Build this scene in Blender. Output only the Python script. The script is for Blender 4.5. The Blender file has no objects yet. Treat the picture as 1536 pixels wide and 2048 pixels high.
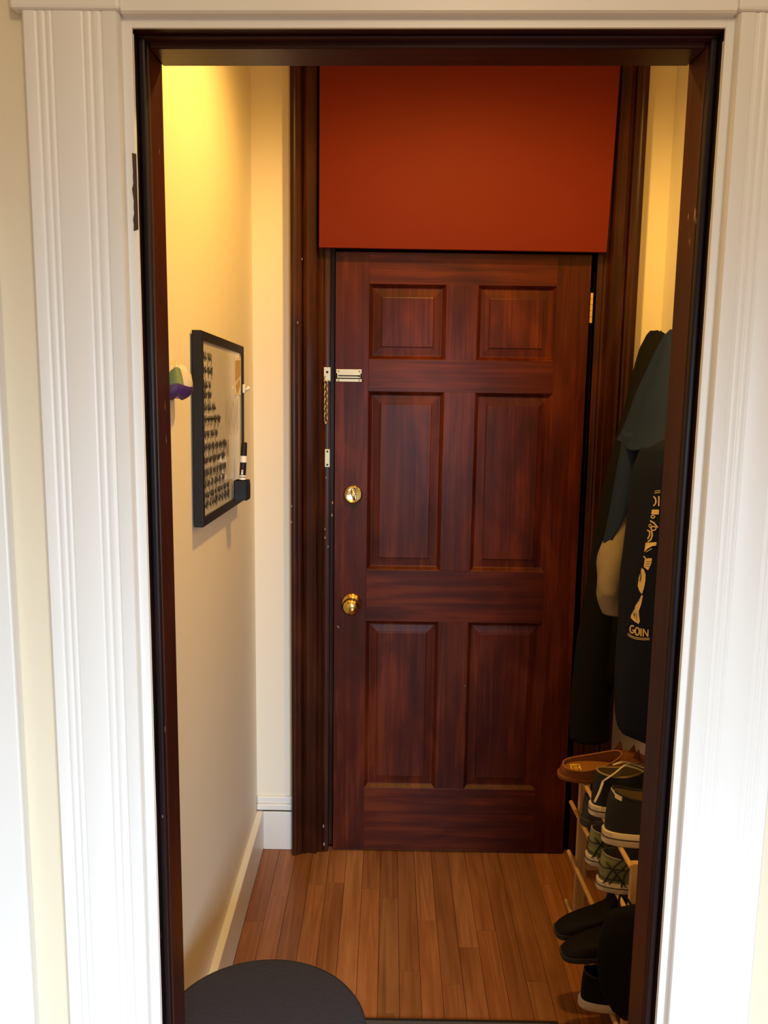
import bpy, bmesh, math, random
from mathutils import Vector, Matrix
from mathutils.bvhtree import BVHTree
PI = math.pi
random.seed(7)
S = bpy.context.scene
COL = S.collection

# ------------------------------------------------------------------ camera
FPX, PITCH, ROLL, YAW, CAMZ = 1790.0, math.radians(9.2), math.radians(.8), math.radians(.26), 1.632
fw = Vector((-math.sin(YAW)*math.cos(PITCH), math.cos(YAW)*math.cos(PITCH), -math.sin(PITCH)))
r0 = Vector((math.cos(YAW), math.sin(YAW), 0)); u0 = r0.cross(fw)
rt = r0*math.cos(ROLL) + u0*math.sin(ROLL); up = rt.cross(fw)
CAM = Vector((0, 0, CAMZ))
cd = bpy.data.cameras.new('camera'); cam = bpy.data.objects.new('camera', cd); COL.objects.link(cam)
cd.sensor_fit = 'VERTICAL'; cd.sensor_height = 36.0; cd.lens = FPX/2048*36.0; cd.clip_start = .05
cam.matrix_world = Matrix(((rt.x, up.x, -fw.x, 0), (rt.y, up.y, -fw.y, 0), (rt.z, up.z, -fw.z, CAMZ), (0, 0, 0, 1)))
S.camera = cam
def ray(x, y): return (fw*FPX + rt*(x-768) - up*(y-1024)).normalized()
def atY(x, y, Y): v = ray(x, y); return CAM + v*(Y/v.y)
def atX(x, y, X): v = ray(x, y); return CAM + v*(X/v.x)

# ------------------------------------------------------------------ world, lights, exposure
w = bpy.data.worlds.new('world'); S.world = w; w.use_nodes = True
w.node_tree.nodes['Background'].inputs[0].default_value = (.75, .86, 1, 1)
w.node_tree.nodes['Background'].inputs[1].default_value = .6
S.view_settings.view_transform = 'Standard'
S.view_settings.look = 'None'
S.view_settings.gamma = 1.0
S.view_settings.use_curve_mapping = False
S.view_settings.exposure = 0.0

def add_light(name, kind, loc, rot, energy, color, **kw):
    l = bpy.data.lights.new(name, kind); l.energy = energy; l.color = color
    for k, v in kw.items(): setattr(l, k, v)
    o = bpy.data.objects.new(name, l); COL.objects.link(o); o.location = loc; o.rotation_euler = rot
    return o
# daylight through the window of the room behind the photographer (sky light slants downwards)
add_light('window_daylight', 'AREA', (.56, -1.42, 1.32), (math.radians(90-36), 0, math.radians(18)), 56, (.63, .82, 1.0),
          shape='RECTANGLE', size=.95, size_y=.95, spread=math.radians(98))
# bulb of the vestibule lamp, inside its shade
LAMP = Vector((.2, 1.93, 2.62))
add_light('vestibule_bulb', 'SPOT', LAMP, (0, 0, 0), 68, (1.0, .57, .12), spot_size=math.radians(172), spot_blend=.55, shadow_soft_size=.05)
# added warm fill in the unseen room, brightens the upper white casings
add_light('added_room_fill', 'POINT', (.2, -.3, 2.5), (0, 0, 0), 23, (1.0, .79, .52), shadow_soft_size=.12)

# ------------------------------------------------------------------ materials
def new_mat(name):
    m = bpy.data.materials.new(name); m.use_nodes = True
    nt = m.node_tree; return m, nt, nt.nodes['Principled BSDF']
def setp(b, **kw):
    for k, v in kw.items(): b.inputs[k.replace('_', ' ')].default_value = v
def plain(name, col, rough=.5, metal=0., spec=.5, bump=0, bscale=200, var=0, vscale=6, coat=0, sheen=0):
    m, nt, b = new_mat(name)
    b.inputs['Base Color'].default_value = (*col, 1); b.inputs['Roughness'].default_value = rough
    b.inputs['Metallic'].default_value = metal; b.inputs['Specular IOR Level'].default_value = spec
    b.inputs['Coat Weight'].default_value = coat; b.inputs['Sheen Weight'].default_value = sheen
    tc = nt.nodes.new('ShaderNodeTexCoord')
    if var:
        n = nt.nodes.new('ShaderNodeTexNoise'); n.inputs['Scale'].default_value = vscale; n.inputs['Detail'].default_value = 5
        nt.links.new(tc.outputs['Object'], n.inputs['Vector'])
        mx = nt.nodes.new('ShaderNodeMix'); mx.data_type = 'RGBA'
        mx.inputs['A'].default_value = (*[c*(1-var) for c in col], 1); mx.inputs['B'].default_value = (*[min(1, c*(1+var)) for c in col], 1)
        nt.links.new(n.outputs['Fac'], mx.inputs['Factor']); nt.links.new(mx.outputs['Result'], b.inputs['Base Color'])
    if bump:
        n = nt.nodes.new('ShaderNodeTexNoise'); n.inputs['Scale'].default_value = bscale; n.inputs['Detail'].default_value = 3
        nt.links.new(tc.outputs['Object'], n.inputs['Vector'])
        bp = nt.nodes.new('ShaderNodeBump'); bp.inputs['Strength'].default_value = bump; bp.inputs['Distance'].default_value = .002
        nt.links.new(n.outputs['Fac'], bp.inputs['Height']); nt.links.new(bp.outputs['Normal'], b.inputs['Normal'])
    return m
def wood(name, dark, mid, light, grain='Z', rough=.35, coat=0., blotch=.5, gs=1.0, tint=False, chips=0, spec=.35, figure=0):
    """stained wood: grain streaks along one axis, blotchy stain, optional per-object tint and pale chips"""
    m, nt, b = new_mat(name); N = nt.nodes; L = nt.links
    tc = N.new('ShaderNodeTexCoord'); mp = N.new('ShaderNodeMapping')
    a, c = 55*gs, 2.2*gs
    mp.inputs['Scale'].default_value = {'Z': (a, a, c), 'X': (c, a, a), 'Y': (a, c, a)}[grain]
    L.new(tc.outputs['Object'], mp.inputs['Vector'])
    src = mp.outputs['Vector']
    if tint:
        oi = N.new('ShaderNodeObjectInfo'); ad = N.new('ShaderNodeVectorMath'); ad.operation = 'ADD'
        sc = N.new('ShaderNodeVectorMath'); sc.operation = 'SCALE'; sc.inputs[0].default_value = (37, 91, 53)
        L.new(oi.outputs['Random'], sc.inputs['Scale']); L.new(sc.outputs['Vector'], ad.inputs[1]); L.new(src, ad.inputs[0]); src = ad.outputs['Vector']
    n1 = N.new('ShaderNodeTexNoise'); n1.inputs['Scale'].default_value = 1; n1.inputs['Detail'].default_value = 6; n1.inputs['Distortion'].default_value = 1.2
    L.new(src, n1.inputs['Vector'])
    n2 = N.new('ShaderNodeTexNoise'); n2.inputs['Scale'].default_value = 7*gs; n2.inputs['Detail'].default_value = 4
    n2.inputs['Distortion'].default_value = .8
    mp2 = N.new('ShaderNodeMapping'); mp2.inputs['Scale'].default_value = {'Z': (1, 1, .45), 'X': (.45, 1, 1), 'Y': (1, .3, 1)}[grain]
    L.new(tc.outputs['Object'], mp2.inputs['Vector']); L.new(mp2.outputs['Vector'], n2.inputs['Vector'])
    mx = N.new('ShaderNodeMix'); mx.inputs['Factor'].default_value = blotch
    L.new(n1.outputs['Fac'], mx.inputs['A']); L.new(n2.outputs['Fac'], mx.inputs['B'])
    fac = mx.outputs['Result']
    if figure:      # cathedral figure of the veneer: distorted bands along the grain
        wv = N.new('ShaderNodeTexWave'); wv.wave_type = 'BANDS'; wv.bands_direction = 'X' if grain == 'Z' else 'Z'
        wv.inputs['Scale'].default_value = 6; wv.inputs['Distortion'].default_value = 14; wv.inputs['Detail'].default_value = 2.5; wv.inputs['Detail Scale'].default_value = .9
        mp4 = N.new('ShaderNodeMapping'); mp4.inputs['Scale'].default_value = {'Z': (1, 1, .16), 'X': (.16, 1, 1), 'Y': (1, .16, 1)}[grain]
        L.new(tc.outputs['Object'], mp4.inputs['Vector']); L.new(mp4.outputs['Vector'], wv.inputs['Vector'])
        m5 = N.new('ShaderNodeMix'); m5.inputs['Factor'].default_value = figure*.45
        L.new(fac, m5.inputs['A']); L.new(wv.outputs['Fac'], m5.inputs['B']); fac = m5.outputs['Result']
    cr = N.new('ShaderNodeValToRGB'); e = cr.color_ramp.elements
    e[0].position = .36; e[0].color = (*dark, 1); e[1].position = .64; e[1].color = (*light, 1)
    k = cr.color_ramp.elements.new(.5); k.color = (*mid, 1)
    L.new(fac, cr.inputs['Fac']); colout = cr.outputs['Color']
    if tint:
        mm = N.new('ShaderNodeMix'); mm.data_type = 'RGBA'; mm.blend_type = 'MULTIPLY'; mm.inputs['Factor'].default_value = 1
        L.new(colout, mm.inputs['A']); L.new(oi.outputs['Color'], mm.inputs['B']); colout = mm.outputs['Result']
    if chips:
        n3 = N.new('ShaderNodeTexNoise'); n3.inputs['Scale'].default_value = 38; n3.inputs['Detail'].default_value = 2
        mp3 = N.new('ShaderNodeMapping'); mp3.inputs['Scale'].default_value = (1.6, 1.6, .55)
        L.new(tc.outputs['Object'], mp3.inputs['Vector']); L.new(mp3.outputs['Vector'], n3.inputs['Vector'])
        c3 = N.new('ShaderNodeValToRGB'); c3.color_ramp.elements[0].position = 1-chips; c3.color_ramp.elements[1].position = 1-chips+.03
        L.new(n3.outputs['Fac'], c3.inputs['Fac'])
        mm = N.new('ShaderNodeMix'); mm.data_type = 'RGBA'; L.new(c3.outputs['Color'], mm.inputs['Factor'])
        L.new(colout, mm.inputs['A']); mm.inputs['B'].default_value = (.32, .2, .13, 1); colout = mm.outputs['Result']
    L.new(colout, b.inputs['Base Color'])
    b.inputs['Roughness'].default_value = rough; b.inputs['Specular IOR Level'].default_value = spec; b.inputs['Coat Weight'].default_value = coat; b.inputs['Coat Roughness'].default_value = .15
    bp = N.new('ShaderNodeBump'); bp.inputs['Strength'].default_value = .25; bp.inputs['Distance'].default_value = .0008
    L.new(n1.outputs['Fac'], bp.inputs['Height']); L.new(bp.outputs['Normal'], b.inputs['Normal'])
    return m
M = {}
M['cream'] = plain('cream_wall_paint', (.80, .73, .60), .6, bump=.12, bscale=60)
M['beige'] = plain('beige_wall_paint', (.76, .67, .50), .6, bump=.1, bscale=60)
M['white'] = plain('white_trim_paint', (.80, .78, .74), .38, bump=.06, bscale=30, var=.02)
M['ceil'] = plain('ceiling_paint', (.72, .66, .55), .7)
M['red'] = plain('red_panel_paint', (.125, .0135, .0055), .6, spec=.1, bump=.1, bscale=90, var=.06, vscale=4)
M['door_v'] = wood('door_wood_vertical', (.032, .0048, .0026), (.062, .0092, .0037), (.115, .021, .0058), 'Z', .36, blotch=.55, spec=.17, figure=.10)
M['door_h'] = wood('door_wood_horizontal', (.032, .0048, .0026), (.062, .0092, .0037), (.115, .021, .0058), 'X', .36, blotch=.55, spec=.17, figure=.2)
M['trim_w'] = wood('casing_wood', (.018, .0045, .002), (.032, .0072, .0028), (.062, .015, .0045), 'Z', .33, blotch=.5, spec=.22)
M['jamb_w'] = wood('jamb_wood', (.022, .0055, .0042), (.036, .008, .0048), (.055, .012, .006), 'Z', .32, blotch=.4, chips=.27, spec=.22)
M['jamb_d'] = wood('blackened_jamb_wood', (.007, .0035, .0038), (.011, .005, .0055), (.018, .007, .007), 'Z', .35, blotch=.4, chips=.26, spec=.2)
M['jamb_h'] = wood('jamb_wood_header', (.022, .0055, .0042), (.036, .008, .0048), (.055, .012, .006), 'X', .32, blotch=.4, spec=.25)
M['plank'] = wood('oak_floor', (.20, .068, .018), (.27, .098, .028), (.34, .135, .042), 'Y', .34, blotch=.35, tint=True, gs=.9)
M['roomfloor'] = wood('room_floor', (.26, .12, .05), (.34, .16, .07), (.42, .2, .09), 'Y', .4)
M['pine'] = wood('pine_rack', (.52, .31, .13), (.62, .39, .17), (.70, .46, .22), 'Y', .5, blotch=.3, gs=.8)
M['pinez'] = wood('pine_rack_post', (.50, .30, .13), (.60, .38, .17), (.68, .45, .22), 'Z', .5, blotch=.3, gs=.8)
M['brass'] = plain('polished_brass', (.78, .55, .16), .16, 1.0)
M['palebrass'] = plain('pale_brass', (.80, .68, .36), .18, 1.0)
M['nickel'] = plain('worn_nickel', (.50, .43, .28), .4, 1.0)
M['darkhole'] = plain('dark_hole', (.01, .008, .006), .8)
M['blackplastic'] = plain('black_plastic', (.008, .007, .008), .45, spec=.25)
M['whiteplastic'] = plain('white_plastic', (.8, .78, .72), .4)
M['boardwhite'] = plain('whiteboard_enamel', (.66, .62, .55), .12, spec=.6, coat=.3)
M['ink'] = plain('marker_ink', (.05, .04, .03), .6)
M['palestroke'] = plain('pale_stroke', (.36, .31, .22), .6)
M['paperbrown'] = plain('kraft_paper', (.5, .33, .13), .7, var=.1, vscale=40)
M['paper'] = plain('cream_paper', (.75, .68, .52), .7)
M['clear'] = plain('clear_clip', (.75, .72, .65), .15)
M['greyfab'] = plain('grey_seat_fabric', (.034, .034, .050), .9, spec=.2, bump=.8, bscale=420, var=.25, vscale=300)
M['rubber'] = plain('black_rubber', (.012, .011, .011), .6)
M['matgrey'] = plain('grey_mat_pile', (.07, .06, .055), .95, bump=1, bscale=600)
M['teal'] = plain('teal_jacket_cloth', (.009, .020, .066), .85, spec=.2, bump=.3, bscale=300)
M['navy'] = plain('navy_sweatshirt_cloth', (.003, .0062, .022), .9, spec=.2, bump=.3, bscale=350)
M['black'] = plain('black_coat_cloth', (.0035, .0032, .0036), .9, spec=.2, bump=.3, bscale=300)
M['tan'] = plain('tan_sleeve_cloth', (.26, .21, .145), .7, spec=.2, bump=.2, bscale=300, var=.1, vscale=20)
M['creamprint'] = plain('cream_print', (.62, .47, .26), .7)
M['brownleather'] = plain('brown_leather', (.20, .065, .016), .5, spec=.2, bump=.2, bscale=150, var=.15, vscale=25)
M['insole'] = plain('tan_insole', (.30, .12, .03), .6, spec=.15, bump=.1, bscale=150)
M['yellowlabel'] = plain('yellow_label_print', (.95, .68, .05), .45)
M['navycanvas'] = plain('navy_canvas', (.009, .010, .016), .85, bump=.4, bscale=500)
M['solewhite'] = plain('sole_rubber', (.62, .54, .43), .55, var=.1, vscale=30)
M['solestripe'] = plain('sole_stripe', (.05, .03, .03), .6)
M['lining'] = plain('canvas_lining', (.30, .22, .10), .85, bump=.3, bscale=400)
M['lace'] = plain('cotton_lace', (.62, .55, .42), .8)
M['greenmesh'] = plain('green_grey_mesh', (.22, .23, .10), .75, bump=.8, bscale=600, var=.2, vscale=60)
M['greymesh'] = plain('grey_mesh', (.20, .19, .16), .75, bump=.8, bscale=600)
M['darkgreen'] = plain('dark_overlay', (.02, .02, .014), .5)
M['greyshoe'] = plain('charcoal_shoe', (.035, .032, .035), .7, bump=.3, bscale=300)
M['blackleather'] = plain('black_leather', (.006, .005, .005), .75, spec=.15, bump=.2, bscale=120)
M['dkdoor'] = plain('dark_closet_door', (.03, .012, .02), .4)
M['bulb'] = plain('lamp_glass', (.85, .75, .55), .3)
M['glass'] = plain('window_glass', (.8, .9, 1), .05)
M['chip'] = plain('exposed_primer', (.30, .22, .16), .8)
M['bare'] = wood('bare_old_wood', (.02, .010, .005), (.045, .020, .007), (.10, .045, .014), 'Z', .6)
M['purple'] = plain('purple_print', (.06, .02, .13), .6)
M['greenprint'] = plain('green_print', (.06, .13, .07), .6)
M['bagwhite'] = plain('bag_plastic', (.55, .52, .45), .35)
M['bead'] = plain('caulk_bead', (.62, .52, .36), .6)

# ------------------------------------------------------------------ mesh helpers
class MB:
    def __init__(s): s.v = []; s.f = []
    def add(s, verts, faces):
        b = len(s.v); s.v += [tuple(v) for v in verts]; s.f += [tuple(b+i for i in f) for f in faces]; return s
    def box(s, x0, x1, y0, y1, z0, z1):
        return s.hexa([(x0, y0, z0), (x1, y0, z0), (x1, y1, z0), (x0, y1, z0), (x0, y0, z1), (x1, y0, z1), (x1, y1, z1), (x0, y1, z1)])
    def hexa(s, c):
        return s.add(c, [(3, 2, 1, 0), (4, 5, 6, 7), (0, 1, 5, 4), (1, 2, 6, 5), (2, 3, 7, 6), (3, 0, 4, 7)])
    def loft(s, rings, closed=True, cap0=True, cap1=True):
        n = len(rings[0]); b = len(s.v)
        for r in rings: s.v += [tuple(p) for p in r]
        for i in range(len(rings)-1):
            for j in range(n if closed else n-1):
                k = (j+1) % n
                s.f.append((b+i*n+j, b+i*n+k, b+(i+1)*n+k, b+(i+1)*n+j))
        if cap0: s.f.append(tuple(b+j for j in reversed(range(n))))
        if cap1: s.f.append(tuple(b+(len(rings)-1)*n+j for j in range(n)))
        return s
    def tube(s, pts, r, n=8, flat=1.0, cap=True):
        pts = [Vector(p) for p in pts]; rad = r if isinstance(r, (list, tuple)) else [r]*len(pts)
        rings = []; ref = None
        for i, p in enumerate(pts):
            d = (pts[min(i+1, len(pts)-1)] - pts[max(i-1, 0)]).normalized()
            if ref is None:
                ref = Vector((0, 0, 1)) if abs(d.z) < .9 else Vector((1, 0, 0))
            a = (ref - d*ref.dot(d)).normalized(); ref = a; c = d.cross(a)
            rings.append([p + (a*math.cos(2*PI*k/n)*flat + c*math.sin(2*PI*k/n))*rad[i] for k in range(n)])
        return s.loft(rings, True, cap, cap)
    def lathe(s, prof, n=24, origin=(0, 0, 0), axis='Z'):
        o = Vector(origin); rings = []
        for r, h in prof:
            ring = []
            for k in range(n):
                a = 2*PI*k/n; p = (r*math.cos(a), r*math.sin(a), h)
                if axis == 'Y': p = (p[0], -p[2], p[1])       # grows towards -Y
                if axis == 'X': p = (p[2], p[0], p[1])
                ring.append(o+Vector(p))
            rings.append(ring)
        return s.loft(rings)
    def poly(s, pts): return s.add(pts, [tuple(range(len(pts)))])
    def build(s, name, mat, parent=None, smooth=False, bevel=0, seg=2, sub=0, kind=None, auto=None):
        me = bpy.data.meshes.new(name); me.from_pydata(s.v, [], s.f); me.update()
        bm = bmesh.new(); bm.from_mesh(me); bmesh.ops.recalc_face_normals(bm, faces=bm.faces); bm.to_mesh(me); bm.free()
        o = bpy.data.objects.new(name, me); COL.objects.link(o); me.materials.append(M[mat] if isinstance(mat, str) else mat)
        if smooth:
            for p in me.polygons: p.use_smooth = True
        if auto: me.set_sharp_from_angle(angle=math.radians(auto))
        if bevel:
            md = o.modifiers.new('bevel', 'BEVEL'); md.width = bevel; md.segments = seg; md.limit_method = 'ANGLE'; md.angle_limit = math.radians(40)
        if sub:
            md = o.modifiers.new('sub', 'SUBSURF'); md.levels = sub; md.render_levels = sub
        if parent: o.parent = parent
        if kind: o['kind'] = kind
        return o
def tag(o, label, cat=None, group=None):
    o['label'] = label
    if cat: o['category'] = cat
    if group: o['group'] = group
    return o
def thing(name, label, cat, loc=(0, 0, 0), rot=(0, 0, 0), group=None):
    o = bpy.data.objects.new(name, None); COL.objects.link(o); o.location = loc; o.rotation_euler = rot; o.empty_display_size = .05
    return tag(o, label, cat, group)
def struct(o, label=None):
    o['kind'] = 'structure'
    if label: o['label'] = label
    return o
def sempty(name, label, loc=(0, 0, 0)):
    o = bpy.data.objects.new(name, None); COL.objects.link(o); o.location = loc; return struct(o, label)
def catmull(pts, m=6):
    P = [Vector(p) for p in pts]; out = []
    for i in range(len(P)-1):
        a, b, c, d = P[max(i-1, 0)], P[i], P[i+1], P[min(i+2, len(P)-1)]
        for k in range(m):
            t = k/m
            out.append(.5*((2*b)+(c-a)*t+(2*a-5*b+4*c-d)*t*t+(3*b-a-3*c+d)*t**3))
    out.append(P[-1]); return out

# ------------------------------------------------------------------ dimensions of the place (metres)
XL, XR = -.431, .842          # vestibule side walls
YB = 2.85                     # vestibule back wall
YF, YFV = 1.20, 1.31          # near wall: room face, vestibule face
CE = 2.78                     # ceiling
JL, JR = -.3285, .411          # faces of the near door jambs
SL, SR = -.3175, .4003         # faces of the stops
def zhead(x, z=2.039): return z + .0118*(x-.04)    # the old header runs slightly up to the right

# ------------------------------------------------------------------ shell
fl = sempty('floor', 'narrow strip oak floor of the vestibule')
sw = .0572; tones = {}
x = XL + .022; i = 0
light_strips = {0: 1.12, 1: 1.05, 2: .98, 3: 1.0, 5: 1.12, 6: 1.08, 7: .86, 8: .97, 9: 1.02, 10: .95, 11: 1.03, 12: 1.03, 13: .93, 14: .9, 15: .86, 16: 1.28, 17: 1.05, 18: .92, 19: 1.1}
proto = {}
while x < XR-.005:
    x1 = min(x+sw, XR-.001); y = 1.205; first = True
    while y < 2.86:
        ln = random.uniform(.45, 1.1) if not first else random.uniform(.2, .9); first = False
        y1 = min(y+ln, 2.86)
        if 2.86-y1 < .12: y1 = 2.86
        b = MB().box(x+.0006, x1-.0006, y+.0004, y1-.0004, -.018, random.uniform(-.0003, .0003))
        o = b.build('plank', 'plank', fl)
        t = light_strips.get(i, 1.0)*random.uniform(.86, 1.10); warm = random.uniform(.94, 1.06)
        o.color = (t, t*warm, t*warm*warm, 1)
        y = y1
    x = x1; i += 1
MB().box(XL-.1, XR+.1, 1.205, 2.95, -.05, -.0185).build('subfloor', 'bare', fl)
struct(MB().box(-1.9, 2.0, -1.62, 1.204, -.05, 0).build('floor_room', 'roomfloor'), 'wooden floor of the room behind the photographer')

struct(MB().box(XL-.1, XL, YFV, 2.95, 0, CE).build('wall_left', 'cream'), 'cream painted left wall of the vestibule')
struct(MB().box(XR, XR+.1, YFV, 2.95, 0, CE).build('wall_right', 'cream'), 'cream painted right wall of the vestibule')
b = MB(); b.box(XL, -.245, YB, 2.95, 0, CE); b.box(.69, XR, YB, 2.95, 0, CE); b.box(-.245, .69, YB, 2.95, 2.0, CE)
struct(b.build('wall_back', 'cream'), 'cream painted back wall around the mahogany door')
struct(MB().box(XL-.1, XR+.1, YFV, 2.95, CE, CE+.08).build('ceiling', 'ceil'), 'vestibule ceiling')
# near wall with the doorway
b = MB(); b.box(-1.25-.65, JL-.02, YF, YFV, 0, CE); b.box(JR+.02, 2.0, YF, YFV, 0, CE)
b.hexa([(JL-.02, YF, 2.063), (JR+.02, YF, 2.072), (JR+.02, YFV, 2.072), (JL-.02, YFV, 2.063), (JL-.02, YF, CE), (JR+.02, YF, CE), (JR+.02, YFV, CE), (JL-.02, YFV, CE)])
struct(b.build('wall_front', 'beige'), 'beige wall around the near doorway')
# room behind the photographer
struct(MB().box(-2.0, -1.9, -1.72, YF, 0, CE).build('wall_room_left', 'beige'))
struct(MB().box(2.0, 2.1, -1.72, YF, 0, CE).build('wall_room_right', 'beige'))
b = MB(); b.box(-1.9, .02, -1.72, -1.62, 0, CE); b.box(1.22, 2.0, -1.72, -1.62, 0, CE); b.box(.02, 1.22, -1.72, -1.62, 0, .7); b.box(.02, 1.22, -1.72, -1.62, 2.0, CE)
struct(b.build('wall_room_back', 'beige'))
struct(MB().box(-2.0, 2.1, -1.72, YFV, CE, CE+.08).build('ceiling_room', 'ceil'))
wn = sempty('window_1', 'window behind the photographer')
b = MB(); b.box(-.03, .04, -1.66, -1.60, .66, 2.05); b.box(1.20, 1.27, -1.66, -1.60, .66, 2.05); b.box(-.03, 1.27, -1.66, -1.60, 2.0, 2.07); b.box(-.05, 1.29, -1.66, -1.56, .64, .70); b.box(.04, 1.20, -1.66, -1.63, 1.33, 1.37)
b.build('window_frame', 'white', wn, bevel=.004)

# ---- near doorway: dark jambs, stops, white casings
jm = sempty('trim_1', 'dark stained jamb and stop of the near doorway')
def slab(b, x0, x1, y0, y1, z0, z1):   # board with header-following top
    b.hexa([(x0, y0, z0), (x1, y0, z0), (x1, y1, z0), (x0, y1, z0), (x0, y0, z1(x0)), (x1, y0, z1(x1)), (x1, y1, z1(x1)), (x0, y1, z1(x0))])
b = MB(); slab(b, JL-.02, JL, YF+.002, YFV, 0, lambda x: zhead(x, 2.067)); b.build('side_jamb', 'jamb_d', jm)
b = MB(); slab(b, JR, JR+.02, YF+.002, YFV, 0, lambda x: zhead(x, 2.067)); b.build('side_jamb', 'jamb_d', jm)
def hslab(b, x0, x1, y0, y1, z0, z1):
    b.hexa([(x0, y0, zhead(x0, z0)), (x1, y0, zhead(x1, z0)), (x1, y1, zhead(x1, z0)), (x0, y1, zhead(x0, z0)), (x0, y0, zhead(x0, z1)), (x1, y0, zhead(x1, z1)), (x1, y1, zhead(x1, z1)), (x0, y1, zhead(x0, z1))])
b = MB(); hslab(b, JL, JR, YF+.002, YFV, 2.050, 2.067); b.build('head_jamb', 'jamb_h', jm)
# stops with a small bead on the room side
for sx, jx, nm in ((SL, JL, 1), (SR, JR, -1)):
    b = MB(); slab(b, min(jx, sx), max(jx, sx), 1.233, 1.304, 0, lambda x: zhead(x, 2.050)); b.build('stop', 'jamb_w', jm, bevel=.003)
    b = MB(); xs = sorted((jx, sx-nm*.0012)); slab(b, xs[0], xs[1], 1.2197, 1.233, 0, lambda x: zhead(x, 2.050)); b.build('stop_bead', 'jamb_d', jm, bevel=.003)
b = MB(); hslab(b, SL, SR, 1.233, 1.304, 2.0377, 2.050); b.build('head_stop', 'jamb_h', jm, bevel=.003)
b = MB(); hslab(b, JL, JR, 1.2197, 1.233, 2.0453, 2.050); b.build('head_stop_bead', 'jamb_h', jm, bevel=.002)
# white-painted front edge of the jambs with a ragged inner paint edge
def ragged(name, side):
    xj = JL if side < 0 else JR; b = MB(); n = 170; pa = []; pb = []
    rnd = random.Random(3 if side < 0 else 11); wv = 0
    for k in range(n+1):
        z = 2.04*k/n; wv = .6*wv + .4*rnd.uniform(-1, 1)
        d = .0012 + .0014*wv
        pa.append((xj+side*.0002, YF+.0015, z)); pb.append((xj-side*.0005, YF+.002+max(.0005, d), z))
    b.loft([pa, pb], closed=False, cap0=False, cap1=False)
    return b.build(name, 'white', jm)
ragged('paint_edge', -1); ragged('paint_edge', 1)
for nm, x0, x1 in (('jamb_edge', -.3448, JL), ('jamb_edge', JR, .427)):
    b = MB(); slab(b, x0, x1, YF-.003, YF+.002, 0, lambda x: zhead(x, 2.067)); b.build(nm, 'white', jm, bevel=.001)
b = MB(); hslab(b, JL, JR, YF-.003, YF+.002, 2.050, 2.067); b.build('head_jamb_edge', 'white', jm)
# broken paint on the left jamb edge, bare wood showing
pts = []
rnd = random.Random(5)
zt, zb = atY(266, 306, YF-.004).z, atY(272, 462, YF-.004).z
for k in range(14):
    z = zt+(zb-zt)*k/13; pts.append((-.333+rnd.uniform(-.001, .001), YF-.0042, z))
pts += [(JL+.001, YF-.0042, zb+.002), (JL+.001, YF-.0042, zt-.001)]
b = MB(); n = len(pts); b.add(pts+[(p[0], YF-.003, p[2]) for p in pts], [tuple(range(n)), tuple(range(2*n-1, n-1, -1))]+[(k, (k+1) % n, n+(k+1) % n, n+k) for k in range(n)])
tag(b.build('bare_patch', 'bare', jm), 'bare dark wood where the white paint has broken away')
# fluted white casings: profile across the width, swept up the height
def casing_profile():
    # (distance from inner edge, depth of the surface behind the front face)
    P = [(0, .0185), (0, .004), (.003, 0)]
    def groove(c, wd, dp):
        return [(c+wd*q, dp*(.5+.5*math.cos(PI*q*2))) for q in (-.5, -.33, -.16, 0, .16, .33, .5)]
    P += groove(.026, .008, .0016) + groove(.040, .009, .0012) + groove(.052, .007, .0010) + groove(.098, .007, .0010) + groove(.108, .008, .0014) + groove(.120, .008, .0014)
    P += [(.139, 0), (.143, .004), (.143, .0185)]
    return P
def casing(name, x_in, side, ztop, label):
    r0_, r1_ = [], []
    for d, dep in casing_profile():
        X = x_in + side*d*.84; r0_.append((X, YF-.0185+dep, 0)); r1_.append((X, YF-.0185+dep, ztop))
    o = MB().loft([r0_, r1_]).build(name, 'white', smooth=True, auto=35); return struct(o, label)
casing('trim_2', -.341, -1, 2.0596, 'fluted white casing board left of the doorway')
casing('trim_3', .4217, 1, 2.067, 'fluted white casing board right of the doorway')
hd = sempty('trim_4', 'white head casing with corner blocks above the doorway')
def headprism(x0, x1):
    P = [(0, .022), (0, .004), (.003, 0), (.022, 0), (.0235, .0022), (.027, 0), (.033, .002), (.0385, 0), (.044, .002), (.050, .0012), (.096, .0012), (.101, .002), (.108, 0), (.115, .002), (.139, 0), (.143, .004), (.143, .022)]
    return MB().loft([[(x0, YF-.0185+dp*.84, zhead(x0, 2.062)+d*.84) for d, dp in P], [(x1, YF-.0185+dp*.84, zhead(x1, 2.062)+d*.84) for d, dp in P]])
headprism(-.3377, .4183).build('head_casing', 'white', hd)
MB().box(-.473, -.3377, 1.176, YF, 2.0597, 2.20).build('corner_block', 'white', hd, bevel=.004)
MB().box(.4183, .5544, 1.176, YF, 2.0673, 2.21).build('corner_block', 'white', hd, bevel=.004)
# closet casing and dark door at the far left
struct(MB().box(-.573, -.5107, 1.1785, YF, 0, 1.83).build('trim_5', 'white', bevel=.003), 'plain white casing board at the left edge')
d2 = sempty('door_2', 'dark stained closet door left of the white board')
MB().box(-1.25, -.575, 1.184, 1.199, .01, 1.83).build('door_leaf', 'dkdoor', d2)
for z0, z1 in ((.2, .8), (1.0, 1.7)):
    MB().box(-1.16, -.67, 1.178, 1.1835, z0, z1).build('panel', 'dkdoor', d2, bevel=.004)

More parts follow.
